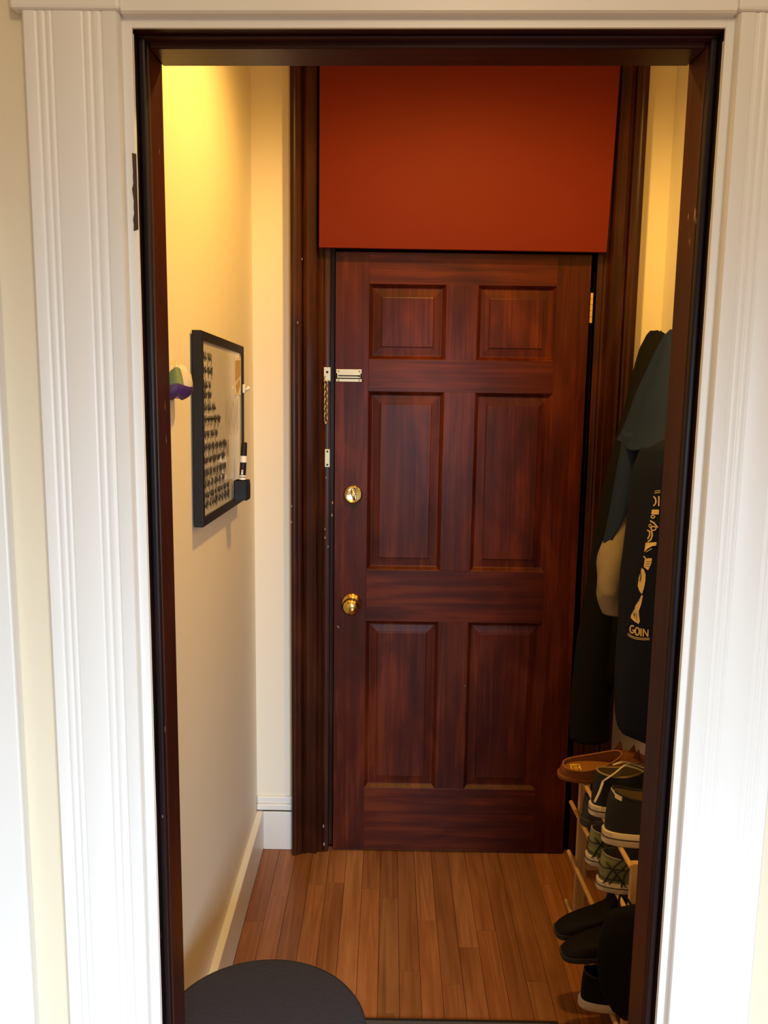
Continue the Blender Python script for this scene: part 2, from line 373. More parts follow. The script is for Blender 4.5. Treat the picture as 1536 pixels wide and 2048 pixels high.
# ---- baseboards
bb = sempty('baseboard_left', 'white baseboard along the left vestibule wall')
MB().box(XL, XL+.022, YFV, YB, 0, .138).build('board', 'white', bb, bevel=.003)
bk = sempty('baseboard_back', 'white two-piece baseboard beside the door casing')
MB().box(XL+.022, -.309, 2.832, YB, 0, .137).build('board', 'white', bk, bevel=.002)
MB().box(XL+.001, -.309, 2.833, YB, .142, .163).build('cap', 'white', bk, bevel=.003)
MB().box(XL+.001, -.309, 2.840, YB, .163, .188).build('cap', 'white', bk, bevel=.003)
MB().box(XL+.001, -.309, 2.838, YB, .137, .142).build('crack', 'darkhole', bk)
br = sempty('baseboard_right', 'white baseboard along the right vestibule wall')
MB().box(XR-.02, XR, YFV, YB, 0, .138).build('board', 'white', br, bevel=.003)
# caulk beads where the casing meets the wall
struct(MB().box(-.3165, -.309, 2.842, YB, .19, CE).build('trim_6', 'bead'), 'caulk line beside the left door casing')
struct(MB().box(.751, .7585, 2.842, YB, .19, CE).build('trim_7', 'bead'), 'caulk line beside the right door casing')

# ---- moulded casing of the mahogany door
def dcasing(name, x_in, side, label):
    # from inner (door) edge outwards: d, front Y
    P = [(0, YB), (0, 2.826), (.004, 2.823), (.010, 2.823), (.016, 2.8205), (.020, 2.823), (.026, 2.818), (.033, 2.8205), (.036, 2.8215), (.038, 2.812), (.042, 2.808), (.048, 2.810), (.062, 2.8125), (.072, 2.813),
         (.076, 2.809), (.079, 2.806), (.083, 2.809), (.085, 2.813), (.087, 2.806), (.092, 2.802), (.098, 2.802), (.104, 2.797), (.112, 2.795), (.119, 2.797), (.121, 2.801), (.121, YB)]
    r = [[(x_in+side*d, y, 0) for d, y in P], [(x_in+side*d, y, CE) for d, y in P]]
    return struct(MB().loft(r).build(name, 'trim_w', smooth=True, auto=35), label)
dcasing('trim_8', -.187, -1, 'dark moulded wooden casing left of the mahogany door')
dcasing('trim_9', .629, 1, 'dark moulded wooden casing right of the mahogany door')
jb = sempty('trim_10', 'dark jamb of the mahogany door')
MB().box(-.215, -.187, 2.824, 2.95, 0, 2.02).build('side_jamb', 'trim_w', jb)
MB().box(-.187, -.176, 2.868, 2.95, 0, 2.0).build('stop', 'trim_w', jb)
MB().box(.629, .655, 2.824, 2.95, 0, 2.02).build('side_jamb', 'trim_w', jb)
MB().box(-.187, .629, 2.838, 2.95, 1.991, 2.03).build('head_jamb', 'trim_w', jb)
MB().box(-.245, .69, 2.945, 2.96, -.05, 2.03).build('backing', 'darkhole', jb)
# red panel over the door
b = MB(); b.hexa([(-.2195, 2.782, 1.984), (.6455, 2.782, 1.981), (.6455, 2.80, 1.981), (-.2195, 2.80, 1.984), (-.2185, 2.782, CE-.002), (.664, 2.782, CE-.002), (.664, 2.80, CE-.002), (-.2185, 2.80, CE-.002)])
struct(b.build('trim_11', 'red', bevel=.0015), 'plain red-orange painted panel above the mahogany door')
MB().box(-.20, .64, 2.801, 2.849, 2.03, 2.07).build('batten', 'trim_w', jb)

# ------------------------------------------------------------------ mahogany door
door = sempty('door_1', 'mahogany stained six-panel entrance door')
DX0, DX1, DY0, DY1, DZ0, DZ1 = -.1715, .612, 2.830, 2.866, .006, 1.979
xs = [DX0, -.067, .1705, .268, .510, DX1]
zs = [DZ0, .232, .812, .984, 1.556, 1.656, 1.884, DZ1]
MB().box(xs[0], xs[1], DY0, DY1, DZ0, DZ1).build('stile', 'door_v', door, bevel=.0006)
MB().box(xs[4], xs[5], DY0, DY1, DZ0, DZ1).build('stile', 'door_v', door, bevel=.0006)
for a, c in ((0, 1), (2, 3), (4, 5), (6, 7)):
    MB().box(xs[1], xs[4], DY0, DY1, zs[a], zs[c]).build('rail', 'door_h', door, bevel=.0006)
for a, c in ((1, 2), (3, 4), (5, 6)):
    MB().box(xs[2], xs[3], DY0, DY1, zs[a], zs[c]).build('mullion', 'door_v', door, bevel=.0006)
    for x0, x1 in ((xs[1], xs[2]), (xs[3], xs[4])):
        rings = []
        for ins, dep in ((0, .0), (.001, .0008), (.010, .0112), (.012, .0125), (.015, .0125), (.0375, .0098), (.0385, .0068), (.0405, .0062)):
            X0, X1, Z0, Z1, Y = x0+ins, x1-ins, zs[a]+ins, zs[c]-ins, DY0+dep
            rings.append([(X0, Y, Z0), (X1, Y, Z0), (X1, Y, Z1), (X0, Y, Z1)])
        b = MB(); b.loft(rings, cap0=False, cap1=True)
        b.box(x0, x1, DY0+.02, DY1-.004, zs[a], zs[c])
        b.build('panel', 'door_v', door)
# knob
kn = MB().lathe([(.0, 0), (.033, 0), (.033, .004), (.030, .008), (.020, .011), (.014, .014), (.0125, .020), (.0125, .026), (.017, .030), (.0245, .036), (.0285, .044), (.0285, .050), (.0255, .058), (.018, .063), (.0125, .065), (.0115, .0655), (0.0001, .0655)], 32, (-.114, DY0, .872), 'Y').build('knob', 'brass', door, smooth=True, auto=50)
tag(kn, 'polished brass door knob')
MB().lathe([(.0, .0655), (.006, .0655), (.006, .0675), (.0001, .068)], 16, (-.114, DY0, .872), 'Y').build('lock_button', 'brass', kn, smooth=True, auto=50)
db = MB().lathe([(0, 0), (.0305, 0), (.0305, .005), (.029, .010), (.0255, .0125), (.024, .0115), (.022, .0105), (.0001, .0105)], 32, (-.112, DY0, 1.230), 'Y').build('deadbolt', 'palebrass', door, smooth=True, auto=40)
tag(db, 'round brass deadbolt with thumb turn')
b = MB(); b.tube([(-.116, DY0-.018, 1.241), (-.1115, DY0-.021, 1.229), (-.1065, DY0-.018, 1.215)], [.004, .006, .0045], 8); b.tube([(-.1115, DY0-.009, 1.229), (-.1115, DY0-.019, 1.229)], .005, 8)
b.build('thumb_turn', 'palebrass', db, smooth=True)
for dx in (-.014, .013): MB().lathe([(0, .0105), (.0035, .0105), (.003, .0122), (.0001, .0126)], 10, (-.112+dx, DY0, 1.232), 'Y').build('screw', 'palebrass', db, smooth=True)
# chain slide plate on the door
ct = MB(); 
for x0, x1, z0, z1 in ((-.1685, -.0885, 1.604, 1.6235), (-.1685, -.0885, 1.585, 1.594)): ct.box(x0, x1, DY0-.002, DY0, z0, z1)
ct.box(-.1685, -.0885, DY0-.007, DY0-.005, 1.597, 1.611); ct.box(-.1685, -.164, DY0-.007, DY0, 1.597, 1.611); ct.box(-.093, -.0885, DY0-.007, DY0, 1.597, 1.611)
tr = ct.build('chain_slide', 'nickel', door, bevel=.0006); tag(tr, 'slotted metal chain slide on the door')
b = MB(); b.box(-.162, -.095, DY0-.0078, DY0-.0068, 1.6015, 1.6055); b.lathe([(0, .0068), (.0035, .0068), (.0035, .0078), (0.0001, .0078)], 12, (-.0965, DY0, 1.603), 'Y'); b.build('slot', 'darkhole', tr)
for dx in (-.161, -.0955):
    for z in (1.618, 1.5895): MB().lathe([(0, .002), (.0032, .002), (.0028, .0034), (.0001, .0036)], 10, (dx, DY0, z), 'Y').build('screw', 'nickel', tr, smooth=True)
# hinge knuckles
hg = MB().tube([(.6165, 2.824, 1.775), (.6165, 2.824, 1.865)], .0055, 12).build('hinge', 'brass', door, smooth=True, auto=50); tag(hg, 'brass hinge knuckles at the upper right edge')
for k in range(1, 5): MB().lathe([(.0, 0), (.0058, 0), (.0058, .001), (0.0001, .001)], 12, (.6165, 2.824, 1.775+.018*k)).build('joint', 'darkhole', hg)
for px, py, s_ in ((676, 1254, .004), (930, 1372, .0025)):
    p = atY(px, py, DY0-.0006); b = MB()
    b.poly([(p.x-s_, p.y, p.z+s_*1.4), (p.x+s_*.4, p.y, p.z+s_*.7), (p.x+s_*1.2, p.y, p.z-s_*1.2), (p.x, p.y, p.z-s_*.5)]); b.build('paint_chip', 'chip', door)
# chips on the dark casing
for px, py, s_ in ((604, 518, .0028), (595, 645, .003), (647, 1652, .0045), (648, 1688, .005), (656, 1093, .003), (650, 1058, .003), (583, 1044, .003), (583, 1012, .003), (652, 955, .0025), (665, 1005, .004), (664, 1030, .004), (650, 1075, .0035)):
    p = atY(px, py, 2.792 if px < 600 else (2.803 if px < 640 else 2.816)); b = MB()
    b.add([(p.x-s_*.6, p.y, p.z-s_), (p.x+s_*.3, p.y, p.z-s_*1.3), (p.x+s_*.6, p.y, p.z+s_*.4), (p.x-s_*.1, p.y, p.z+s_*1.5), (p.x, p.y+.006, p.z)], [(0, 1, 2, 3), (0, 1, 4), (1, 2, 4), (2, 3, 4), (3, 0, 4)])
    b.build('paint_chip', 'chip', jb)

# ---- chain keeper, chain and strike plate on the casing
ck = thing('door_chain', 'metal door chain hanging from its keeper plate beside the slide', 'door chain', (-.1955, 2.817, 1.607))
MB().box(-.0105, .0105, -.002, .006, -.022, .022).build('keeper_plate', 'nickel', ck, bevel=.0006)
MB().lathe([(0, .002), (.004, .002), (.004, .0026), (.0001, .0026)], 12, (0, 0, .007), 'Y').build('hole', 'darkhole', ck)
b = MB(); b.tube(catmull([(-.006, -.002, -.006), (-.008, -.010, -.014), (.001, -.013, -.022), (.008, -.006, -.019)], 5), .0018, 8); b.build('loop', 'nickel', ck, smooth=True)
zc = -.028
for k in range(11):
    b = MB(); pts = []
    for q in range(13):
        a = 2*PI*q/12
        lx, lz = .0064*math.cos(a), .0095*math.sin(a)
        rz = .75 if k % 2 else -.75
        pts.append((lx*math.cos(rz)-.003, -.006+lx*math.sin(rz), zc+lz))
    b.tube(pts, .0021, 6, cap=False); b.build('link', 'nickel', ck, smooth=True); zc -= .0112
b = MB(); b.tube([(-.003, -.006, zc+.004), (-.003, -.006, zc-.003)], [.0045, .0055], 12); b.build('end_button', 'nickel', ck, smooth=True)
sp = thing('strike_plate', 'small two-hole metal plate screwed to the casing above the deadbolt', 'metal plate', (-.1945, 2.821, 1.345))
MB().box(-.0085, .0085, -.002, .003, -.029, .029).build('plate', 'nickel', sp, bevel=.0015)
for z in (.021, -.021): MB().lathe([(0, .002), (.0033, .002), (.0033, .0026), (.0001, .0026)], 12, (0, 0, z), 'Y').build('hole', 'darkhole', sp)

# ------------------------------------------------------------------ whiteboard on the left wall
BW, BH, BT = .565, .428, .021
wb = thing('whiteboard', 'small black-framed whiteboard covered in handwritten lines on the left wall', 'whiteboard', (XL+.004, 2.228, 1.480), (math.radians(-2.3), 0, 0))
f = .021
for y0, y1, z0, z1 in ((-BW/2, -BW/2+f, -BH/2, BH/2), (BW/2-f, BW/2, -BH/2, BH/2), (-BW/2+f, BW/2-f, BH/2-f, BH/2), (-BW/2+f, BW/2-f, -BH/2, -BH/2+f)):
    MB().box(0, BT, y0, y1, z0, z1).build('frame_bar', 'blackplastic', wb, bevel=.0015)
MB().box(.003, .0165, -BW/2+f, BW/2-f, -BH/2+f, BH/2-f).build('writing_surface', 'boardwhite', wb)
def ribbon(b, pts, wd, x):
    n = len(pts)
    for i in range(n-1):
        (y0, z0), (y1, z1) = pts[i], pts[i+1]; dy, dz = y1-y0, z1-z0; l = math.hypot(dy, dz) or 1
        ny, nz = -dz/l*wd/2, dy/l*wd/2; ey, ez = dy/l*wd*.35, dz/l*wd*.35
        b.add([(x, y0-ey+ny, z0-ez+nz), (x, y1+ey+ny, z1+ez+nz), (x, y1+ey-ny, z1+ez-nz), (x, y0-ey-ny, z0-ez-nz)], [(0, 1, 2, 3)])
XS = .0168
rnd = random.Random(21)
lines = [(.162, .09), (.132, .10), (.100, .085), (.078, .085), (.050, .13), (.022, .19), (-.010, .13), (-.040, .23), (-.068, .24), (-.096, .26), (-.122, .25), (-.148, .27), (-.168, .31)]
for k, (z, ln) in enumerate(lines):
    b = MB(); y = -BW/2+f+.012+rnd.uniform(0, .01); y_end = y+ln; ph = 0
    while y < y_end:
        wl = rnd.uniform(.022, .05); pts = []; h = rnd.uniform(.009, .014); q = 0
        while q < wl:
            t = q/.0052; hh = h*(1+.7*(math.sin(t*1.7+k) > .75)); dn = .8 if math.sin(t*2.3+k*2) > .85 else 0
            pts.append((y+q+.0018*math.sin(t*2*PI+1), z+(hh*.5)*math.sin(t*2*PI)-dn*h+.0022*math.sin(t*3.7+k)+.0008*rnd.uniform(-1, 1)))
            q += .00085
        ribbon(b, pts, .0025, XS); y += wl+rnd.uniform(.003, .009)
    if k in (5, 7, 8): ribbon(b, [(-BW/2+f+.012, z-.001), (y_end+.01, z+.002)], .0028, XS+.0001)
    if k in (3, 5): ribbon(b, [(-BW/2+f+.012, z+.001), (y_end, z-.001)], .002, XS+.0001)
    b.build('handwriting', 'ink', wb)
b = MB()
for k in range(16):
    y0 = .02+.0125*k; ribbon(b, [(y0+.004*math.sin(q*.9+k), .085-.010*q-.03*abs(math.sin(k*1.3))) for q in range(9)], .0018, XS)
b.build('pale_strokes', 'palestroke', wb)  # pale wavy strokes on the right half of the board
b = MB(); ribbon(b, [(.025, -.075), (.027, -.035), (.045, -.072), (.052, -.034), (.062, -.06), (.05, -.078)], .003, XS); b.build('handwriting', 'ink', wb)
# things stuck to the board
u = Vector((XL+.004, 2.228, 1.480)); rx = Matrix.Rotation(math.radians(-2.3), 4, 'X')
def onboard(x, y, z): return u + rx @ Vector((x, y, z))
ph = thing('paper_photo', 'brown and cream paper picture pinned in the upper corner of the whiteboard', 'paper', onboard(.0172, .205, .125), (math.radians(-2.3), 0, 0))
MB().box(0, .0008, -.055, .04, -.045, .055).build('sheet', 'paper', ph)
MB().add([(.0012, -.05, .045), (.0012, .035, .05), (.0012, .035, .008), (.0012, -.05, -.012)], [(0, 1, 2, 3)]).build('print', 'paperbrown', ph)
MB().add([(.0012, -.045, -.02), (.0012, .02, .0), (.0012, .03, -.02), (.0012, -.02, -.042)], [(0, 1, 2, 3)]).build('print', 'paperbrown', ph)
cl = thing('magnet_clip', 'small clear clip at the right edge of the whiteboard above the marker', 'clip', onboard(.0215, .262, .098), (math.radians(-2.3), 0, 0))
MB().box(0, .006, -.012, .012, -.012, .012).build('base', 'clear', cl, bevel=.002)
MB().tube([(.006, 0, -.004), (.013, 0, 0), (.017, 0, .006)], [.006, .005, .006], 10).build('grip', 'clear', cl, smooth=True)
mh = thing('marker_holder', 'black magnetic pen cup on the lower right of the whiteboard', 'pen holder', onboard(.0215, .098, -.195), (math.radians(-2.3), 0, 0))
b = MB(); t = .0025; hx, hy, hz = .036, .050, .052
for x0, x1, y0, y1, z0, z1 in ((0, t, 0, hy, 0, hz), (hx-t, hx, 0, hy, 0, hz), (t, hx-t, 0, t, 0, hz), (t, hx-t, hy-t, hy, 0, hz), (t, hx-t, t, hy-t, 0, t)): b.box(x0, x1, y0, y1, z0, z1)
b.build('cup', 'blackplastic', mh, bevel=.0012)
MB().box(hx, hx+.0015, .004, hy-.004, .004, hz-.010).build('front_plate', 'blackplastic', mh, bevel=.0006)
mk = thing('marker', 'black dry-erase marker with white bands standing in the pen cup', 'marker', onboard(.0215+.017, .098+.024, -.188), (math.radians(-4), math.radians(3), 0))
MB().tube([(0, 0, 0), (0, 0, .092)], [.0085, .0085], 16).build('barrel', 'blackplastic', mk, smooth=True, auto=50)
MB().lathe([(0, .092), (.0088, .092), (.0088, .109), (.0001, .109)], 16).build('band', 'whiteplastic', mk, smooth=True, auto=50)
MB().lathe([(0, .109), (.0085, .109), (.0078, .142), (.006, .145), (.0001, .145)], 16).build('cap', 'blackplastic', mk, smooth=True, auto=50)
MB().lathe([(.0086, .046), (.0089, .046), (.0089, .052), (.0086, .052)], 16).build('label_band', 'whiteplastic', mk, smooth=True, auto=50)
MB().lathe([(.0086, .054), (.0089, .054), (.0089, .058), (.0086, .058)], 16).build('label_band', 'whiteplastic', mk, smooth=True, auto=50)
b = MB()
for k, (z0, z1) in enumerate(((.060, .064), (.065, .068), (.0695, .072))): b.box(-.0025, .0025, -.0092, -.0084, z0, z1)
b.build('label_print', 'whiteplastic', mk)

# bag hanging from a nail on the left wall near the jamb
pb = thing('plastic_bag', 'crumpled white bag with green and purple print hanging by the near jamb', 'bag', (XL+.001, 1.742, 1.597))
rings = []; NB = 24
for k, (z, a, d) in enumerate(((.034, .008, .006), (.026, .026, .018), (.012, .044, .026), (-.004, .056, .030), (-.018, .060, .030), (-.026, .046, .022), (-.030, .03, .012))):
    rings.append([(max(.0005, .018+d*math.cos(q)*(1+.10*math.sin(3*q+k))), a*math.sin(q)*(1+.08*math.sin(5*q+k*2)) + .010*k/6, z+.004*math.sin(4*q)) for q in [2*PI*j/NB for j in range(NB)]])
MB().loft(rings).build('body', 'bagwhite', pb, smooth=True)
def sector(r0_, r1_, j0, j1, nm, mt):
    cx, cy = .018, .004
    MB().loft([[(cx+(rings[i][j % NB][0]-cx)*1.06, cy+(rings[i][j % NB][1]-cy)*1.06, rings[i][j % NB][2]) for j in range(j0, j1+1)] for i in range(r0_, r1_+1)], closed=False, cap0=False, cap1=False).build(nm, mt, pb, smooth=True)
sector(1, 3, 17, 21, 'green_print', 'greenprint'); sector(3, 6, 16, 25, 'purple_print', 'purple')

# ------------------------------------------------------------------ coats on the right wall
def cloth(rings, n=48, k=7, seed=0):
    """rings: (z, xl, xr, cy, ay, fold amplitude) from top to bottom; flattened tubes with hanging folds"""
    rnd = random.Random(seed); ph = [rnd.uniform(0, 6.28) for _ in range(4)]
    # resample
    R = []
    for i in range(len(rings)-1):
        for q in range(4):
            t = q/4; R.append([a+(b_-a)*t for a, b_ in zip(rings[i], rings[i+1])])
    R.append(list(rings[-1])); out = []
    for z, xl, xr, cy, ay, am in R:
        cx, ax = (xl+xr)/2, (xr-xl)/2; ring = []
        for j in range(n):
            a = 2*PI*j/n; c, s = math.cos(a), math.sin(a)
            e = .8; px = math.copysign(abs(c)**e, c); py = math.copysign(abs(s)**e, s)
            m = 1+am*(math.sin(k*a+ph[0]+z*1.5)+.6*math.sin((k+4)*a+ph[1]-z*2.1)+.35*math.sin(3*a+ph[2]+z*7))
            ring.append((min(cx+ax*px*(m if px < .3 else 1), xr), cy+ay*py*m, z+.006*math.sin(5*a+ph[3])))
        out.append(ring)
    return MB().loft(out)
g = 'coats hanging on the right wall'
bc = thing('coat', 'long black coat hanging nearest the mahogany door', 'coat', (0, 0, 0), group=g)
cloth([(1.740, .738, .766, 2.60, .008, .0), (1.728, .728, .785, 2.60, .022, .02), (1.69, .712, .815, 2.60, .05, .03), (1.62, .698, .836, 2.60, .08, .04), (1.52, .684, .838, 2.60, .11, .05), (1.40, .660, .838, 2.60, .125, .05), (1.25, .636, .838, 2.60, .13, .05),
       (1.10, .622, .838, 2.60, .13, .06), (.90, .615, .838, 2.60, .13, .06), (.72, .635, .838, 2.60, .125, .07), (.70, .65, .82, 2.60, .10, .07)], seed=1).build('body', 'black', bc, smooth=True)
MB().tube(catmull([(.735, 2.57, 1.62), (.700, 2.55, 1.45), (.668, 2.55, 1.22), (.640, 2.56, .98), (.622, 2.565, .78), (.616, 2.57, .62), (.620, 2.57, .535)], 5), [.03+.03*min(1, k/8) for k in range(31)], 16, 1).build('sleeve', 'black', bc, smooth=True)
jk = thing('jacket', 'teal blue jacket with tan lower sleeve hanging over the printed sweatshirt', 'jacket', (0, 0, 0), group=g)
cloth([(1.732, .712, .80, 2.33, .02, 0), (1.715, .700, .82, 2.33, .05, .03), (1.68, .686, .836, 2.32, .09, .04), (1.62, .664, .838, 2.31, .12, .05), (1.56, .642, .838, 2.30, .15, .05), (1.50, .624, .838, 2.29, .17, .045), (1.455, .605, .838, 2.28, .185, .04), (1.443, .598, .838, 2.28, .19, .04), (1.44, .61, .83, 2.28, .18, .04)], k=5, seed=2).build('body', 'teal', jk, smooth=True)
sl = [(.640, 2.30, 1.475), (.628, 2.30, 1.40), (.618, 2.30, 1.335), (.604, 2.30, 1.262)]
rings = []
P = catmull(sl, 6)
for i, p in enumerate(P):
    t = i/(len(P)-1); r_ = .039+.004*t
    rings.append([(p.x+r_*math.cos(a), p.y+r_*math.sin(a), p.z+.10*t*math.cos(a)) for a in [2*PI*k/20 for k in range(20)]])
MB().loft(rings).build('sleeve', 'teal', jk, smooth=True)
sl2 = [(.608, 2.300, 1.285), (.598, 2.297, 1.235), (.590, 2.294, 1.16), (.590, 2.294, 1.09), (.594, 2.295, 1.04), (.602, 2.296, .998)]
rings = []
P = catmull(sl2, 6)
for i, p in enumerate(P):
    t = i/(len(P)-1); r = (.033+.0085*min(1, t*2.6))*(1-.25*max(0, t-.75)/.25) ; ring = []
    for k in range(20):
        a = 2*PI*k/20; w_ = 1+.10*math.sin(2*a+9*t)*math.sin(t*PI)+.12*math.exp(-((t-.72)/.06)**2)*math.sin(3*a+1)
        ring.append((p.x+r*w_*math.cos(a), p.y+r*w_*math.sin(a), p.z+.09*math.cos(a)*max(0, 1-t/.6)))
    rings.append(ring)
tag(MB().loft(rings).build('lower_sleeve', 'tan', jk, smooth=True), 'tan lower half of the sleeve')
ss = thing('sweatshirt', 'navy sweatshirt with cream printed figure and lettering hanging below the teal jacket', 'sweatshirt', (0, 0, 0), group=g)
body = cloth([(1.465, .64, .80, 2.16, .06, .0), (1.452, .61, .838, 2.15, .10, .01), (1.40, .596, .838, 2.15, .118, .02), (1.334, .592, .838, 2.15, .125, .02), (1.25, .588, .838, 2.15, .13, .025), (1.136, .580, .838, 2.15, .13, .025), (1.01, .581, .838, 2.15, .13, .025),
              (.905, .578, .838, 2.15, .13, .03), (.815, .580, .838, 2.15, .13, .03), (.770, .584, .838, 2.15, .128, .03), (.742, .590, .836, 2.15, .124, .03), (.732, .61, .82, 2.15, .11, .03)], k=4, seed=6)
so = body.build('body', 'navy', ss, smooth=True)
bvh = BVHTree.FromPolygons([Vector(v) for v in body.v], body.f)
def onshirt(px, py):
    h, n, i_, d = bvh.ray_cast(CAM, ray(px, py))
    if h is None: return None
    if n.dot(ray(px, py)) > 0: n = -n
    return h+n*.0016
def crop(cx, cy): return (1240+cx/6.21, 970+cy/6.206)
def decal(name, polys, mat='creamprint'):
    b = MB()
    for pl in polys:
        pts = [onshirt(*crop(*p)) for p in pl]
        if all(p is not None for p in pts): b.poly(pts)
    if b.v: return b.build(name, mat, ss)
def strip(path, wd):
    out = []
    for i in range(len(path)-1):
        (x0, y0), (x1, y1) = path[i], path[i+1]; l = math.hypot(x1-x0, y1-y0) or 1; nx, ny = -(y1-y0)/l*wd/2, (x1-x0)/l*wd/2
        ex, ey = (x1-x0)/l*wd*.2, (y1-y0)/l*wd*.2
        out.append([(x0+nx-ex, y0+ny-ey), (x1+nx+ex, y1+ny+ey), (x1-nx+ex, y1-ny+ey), (x0-nx-ex, y0-ny-ey)])
    return out
def ell(cx, cy, rx_, ry_, a0=0, a1=360, n=14): return [(cx+rx_*math.cos(math.radians(a0+(a1-a0)*k/n)), cy+ry_*math.sin(math.radians(a0+(a1-a0)*k/n))) for k in range(n+1)]
decal('printed_line', strip([(437, 76), (500, 68)], 8)); decal('printed_line', strip([(434, 100), (500, 92)], 8))
decal('letter', strip(ell(415, 200, 34, 55, -80, 85), 16)); decal('letter', strip([(485, 140), (484, 258)], 16))
for pl in ([[(400, 305), (486, 305), (484, 366), (392, 362)]], strip(ell(412, 393, 22, 18), 13), strip([(380, 445), (425, 470), (468, 525)], 18), strip(ell(418, 538, 30, 24), 14), strip(ell(378, 505, 14, 20), 10),
           strip([(345, 560), (372, 575), (372, 620), (348, 668)], 16), strip([(395, 570), (405, 620), (385, 680), (350, 700)], 18),
           [[(325, 715), (455, 708), (452, 752), (400, 758), (345, 790), (308, 835), (315, 770)]], strip([(330, 830), (395, 790)], 8),
           [[(310, 925), (355, 908), (398, 908), (390, 975), (352, 1058), (298, 1015)]], strip([(300, 885), (328, 918)], 16),
           [[(275, 1030), (300, 1050), (320, 1110), (318, 1190), (300, 1280), (275, 1355), (245, 1310), (225, 1250), (240, 1150)]],
           [[(270, 1365), (288, 1372), (262, 1490), (238, 1565), (225, 1560), (190, 1530), (195, 1500), (240, 1430)]],
           [[(190, 1530), (238, 1565), (242, 1640), (250, 1690), (235, 1725), (180, 1690), (140, 1650), (145, 1610)]]):
    decal('printed_figure', pl)
for pl in (strip([(262, 1080), (262, 1140), (250, 1195)], 9), strip([(330, 945), (385, 950)], 5), strip([(325, 975), (378, 980)], 5), strip([(318, 1005), (368, 1010)], 5), strip([(175, 1590), (190, 1650)], 6), strip([(205, 1590), (212, 1670)], 6)):
    o = decal('figure_line', pl, 'navy')
    if o: o.location = -ray(1290, 1150)*.0012
decal('printed_line', strip([(104, 1860), (150, 1893), (210, 1912), (290, 1920), (368, 1918)], 8)); decal('printed_line', strip([(108, 1840), (150, 1873), (210, 1893), (290, 1901), (368, 1900)], 8))
decal('letter', strip(ell(158, 1790, 26, 46, -50, -330, 12), 17)+strip([(178, 1802), (182, 1822)], 16)+strip([(160, 1800), (184, 1800)], 14))
decal('letter', strip(ell(219, 1815, 25, 46), 17))
decal('letter', strip([(264, 1780), (262, 1872)], 16))
decal('letter', strip([(292, 1785), (290, 1878)], 15)+strip([(296, 1792), (345, 1876)], 15)+strip([(350, 1795), (347, 1880)], 13))
for hx_, hy_, hz_, nm in ((XR, 2.56, 1.70, 'behind the black coat'), (XR, 2.33, 1.69, 'behind the teal jacket')):
    hk = thing('coat_hook', 'metal coat hook on the right wall '+nm, 'hook', (hx_, hy_, hz_))
    MB().box(-.004, 0, -.012, .012, -.03, .03).build('plate', 'nickel', hk, bevel=.001)
    MB().tube(catmull([(-.003, 0, -.01), (-.02, 0, -.02), (-.035, 0, -.005), (-.037, 0, .012)], 5), .004, 8).build('hook', 'nickel', hk, smooth=True)

# ------------------------------------------------------------------ shoe rack
RK = thing('shoe_rack', 'light pine four-tier shoe rack with dowel shelves by the right wall', 'shoe rack', (.545, 2.475, 0), (0, 0, math.radians(2.5)))
TZ = (.055, .215, .372, .494)
RLEN = .555
def rb(b, x0, x1, y0, y1, z0, z1): return b.box(x0, x1, -y1, -y0, z0, z1)     # y measured from the far end towards the room
for y0 in (.045, .517):
    MB_ = rb(MB(), .016, .046, y0, y0+.016, 0, .490); MB_.build('post', 'pinez', RK, bevel=.0015)
    rb(MB(), .225, .255, y0, y0+.016, 0, .490).build('post', 'pinez', RK, bevel=.0015)
    for z in TZ: rb(MB(), .046, .225, y0+.002, y0+.016, z-.026, z-.007).build('crosspiece', 'pine', RK, bevel=.001)
for z in TZ:
    for x_ in (.008, .078, .150, .215):
        if x_ == .008: pts = [(x_, -.0, z), (x_, -RLEN, z)]
        else: pts = [(x_, -.0, z), (x_, -RLEN, z)]
        MB().tube(pts, .0062, 10).build('rod', 'pine', RK, smooth=True, auto=50)

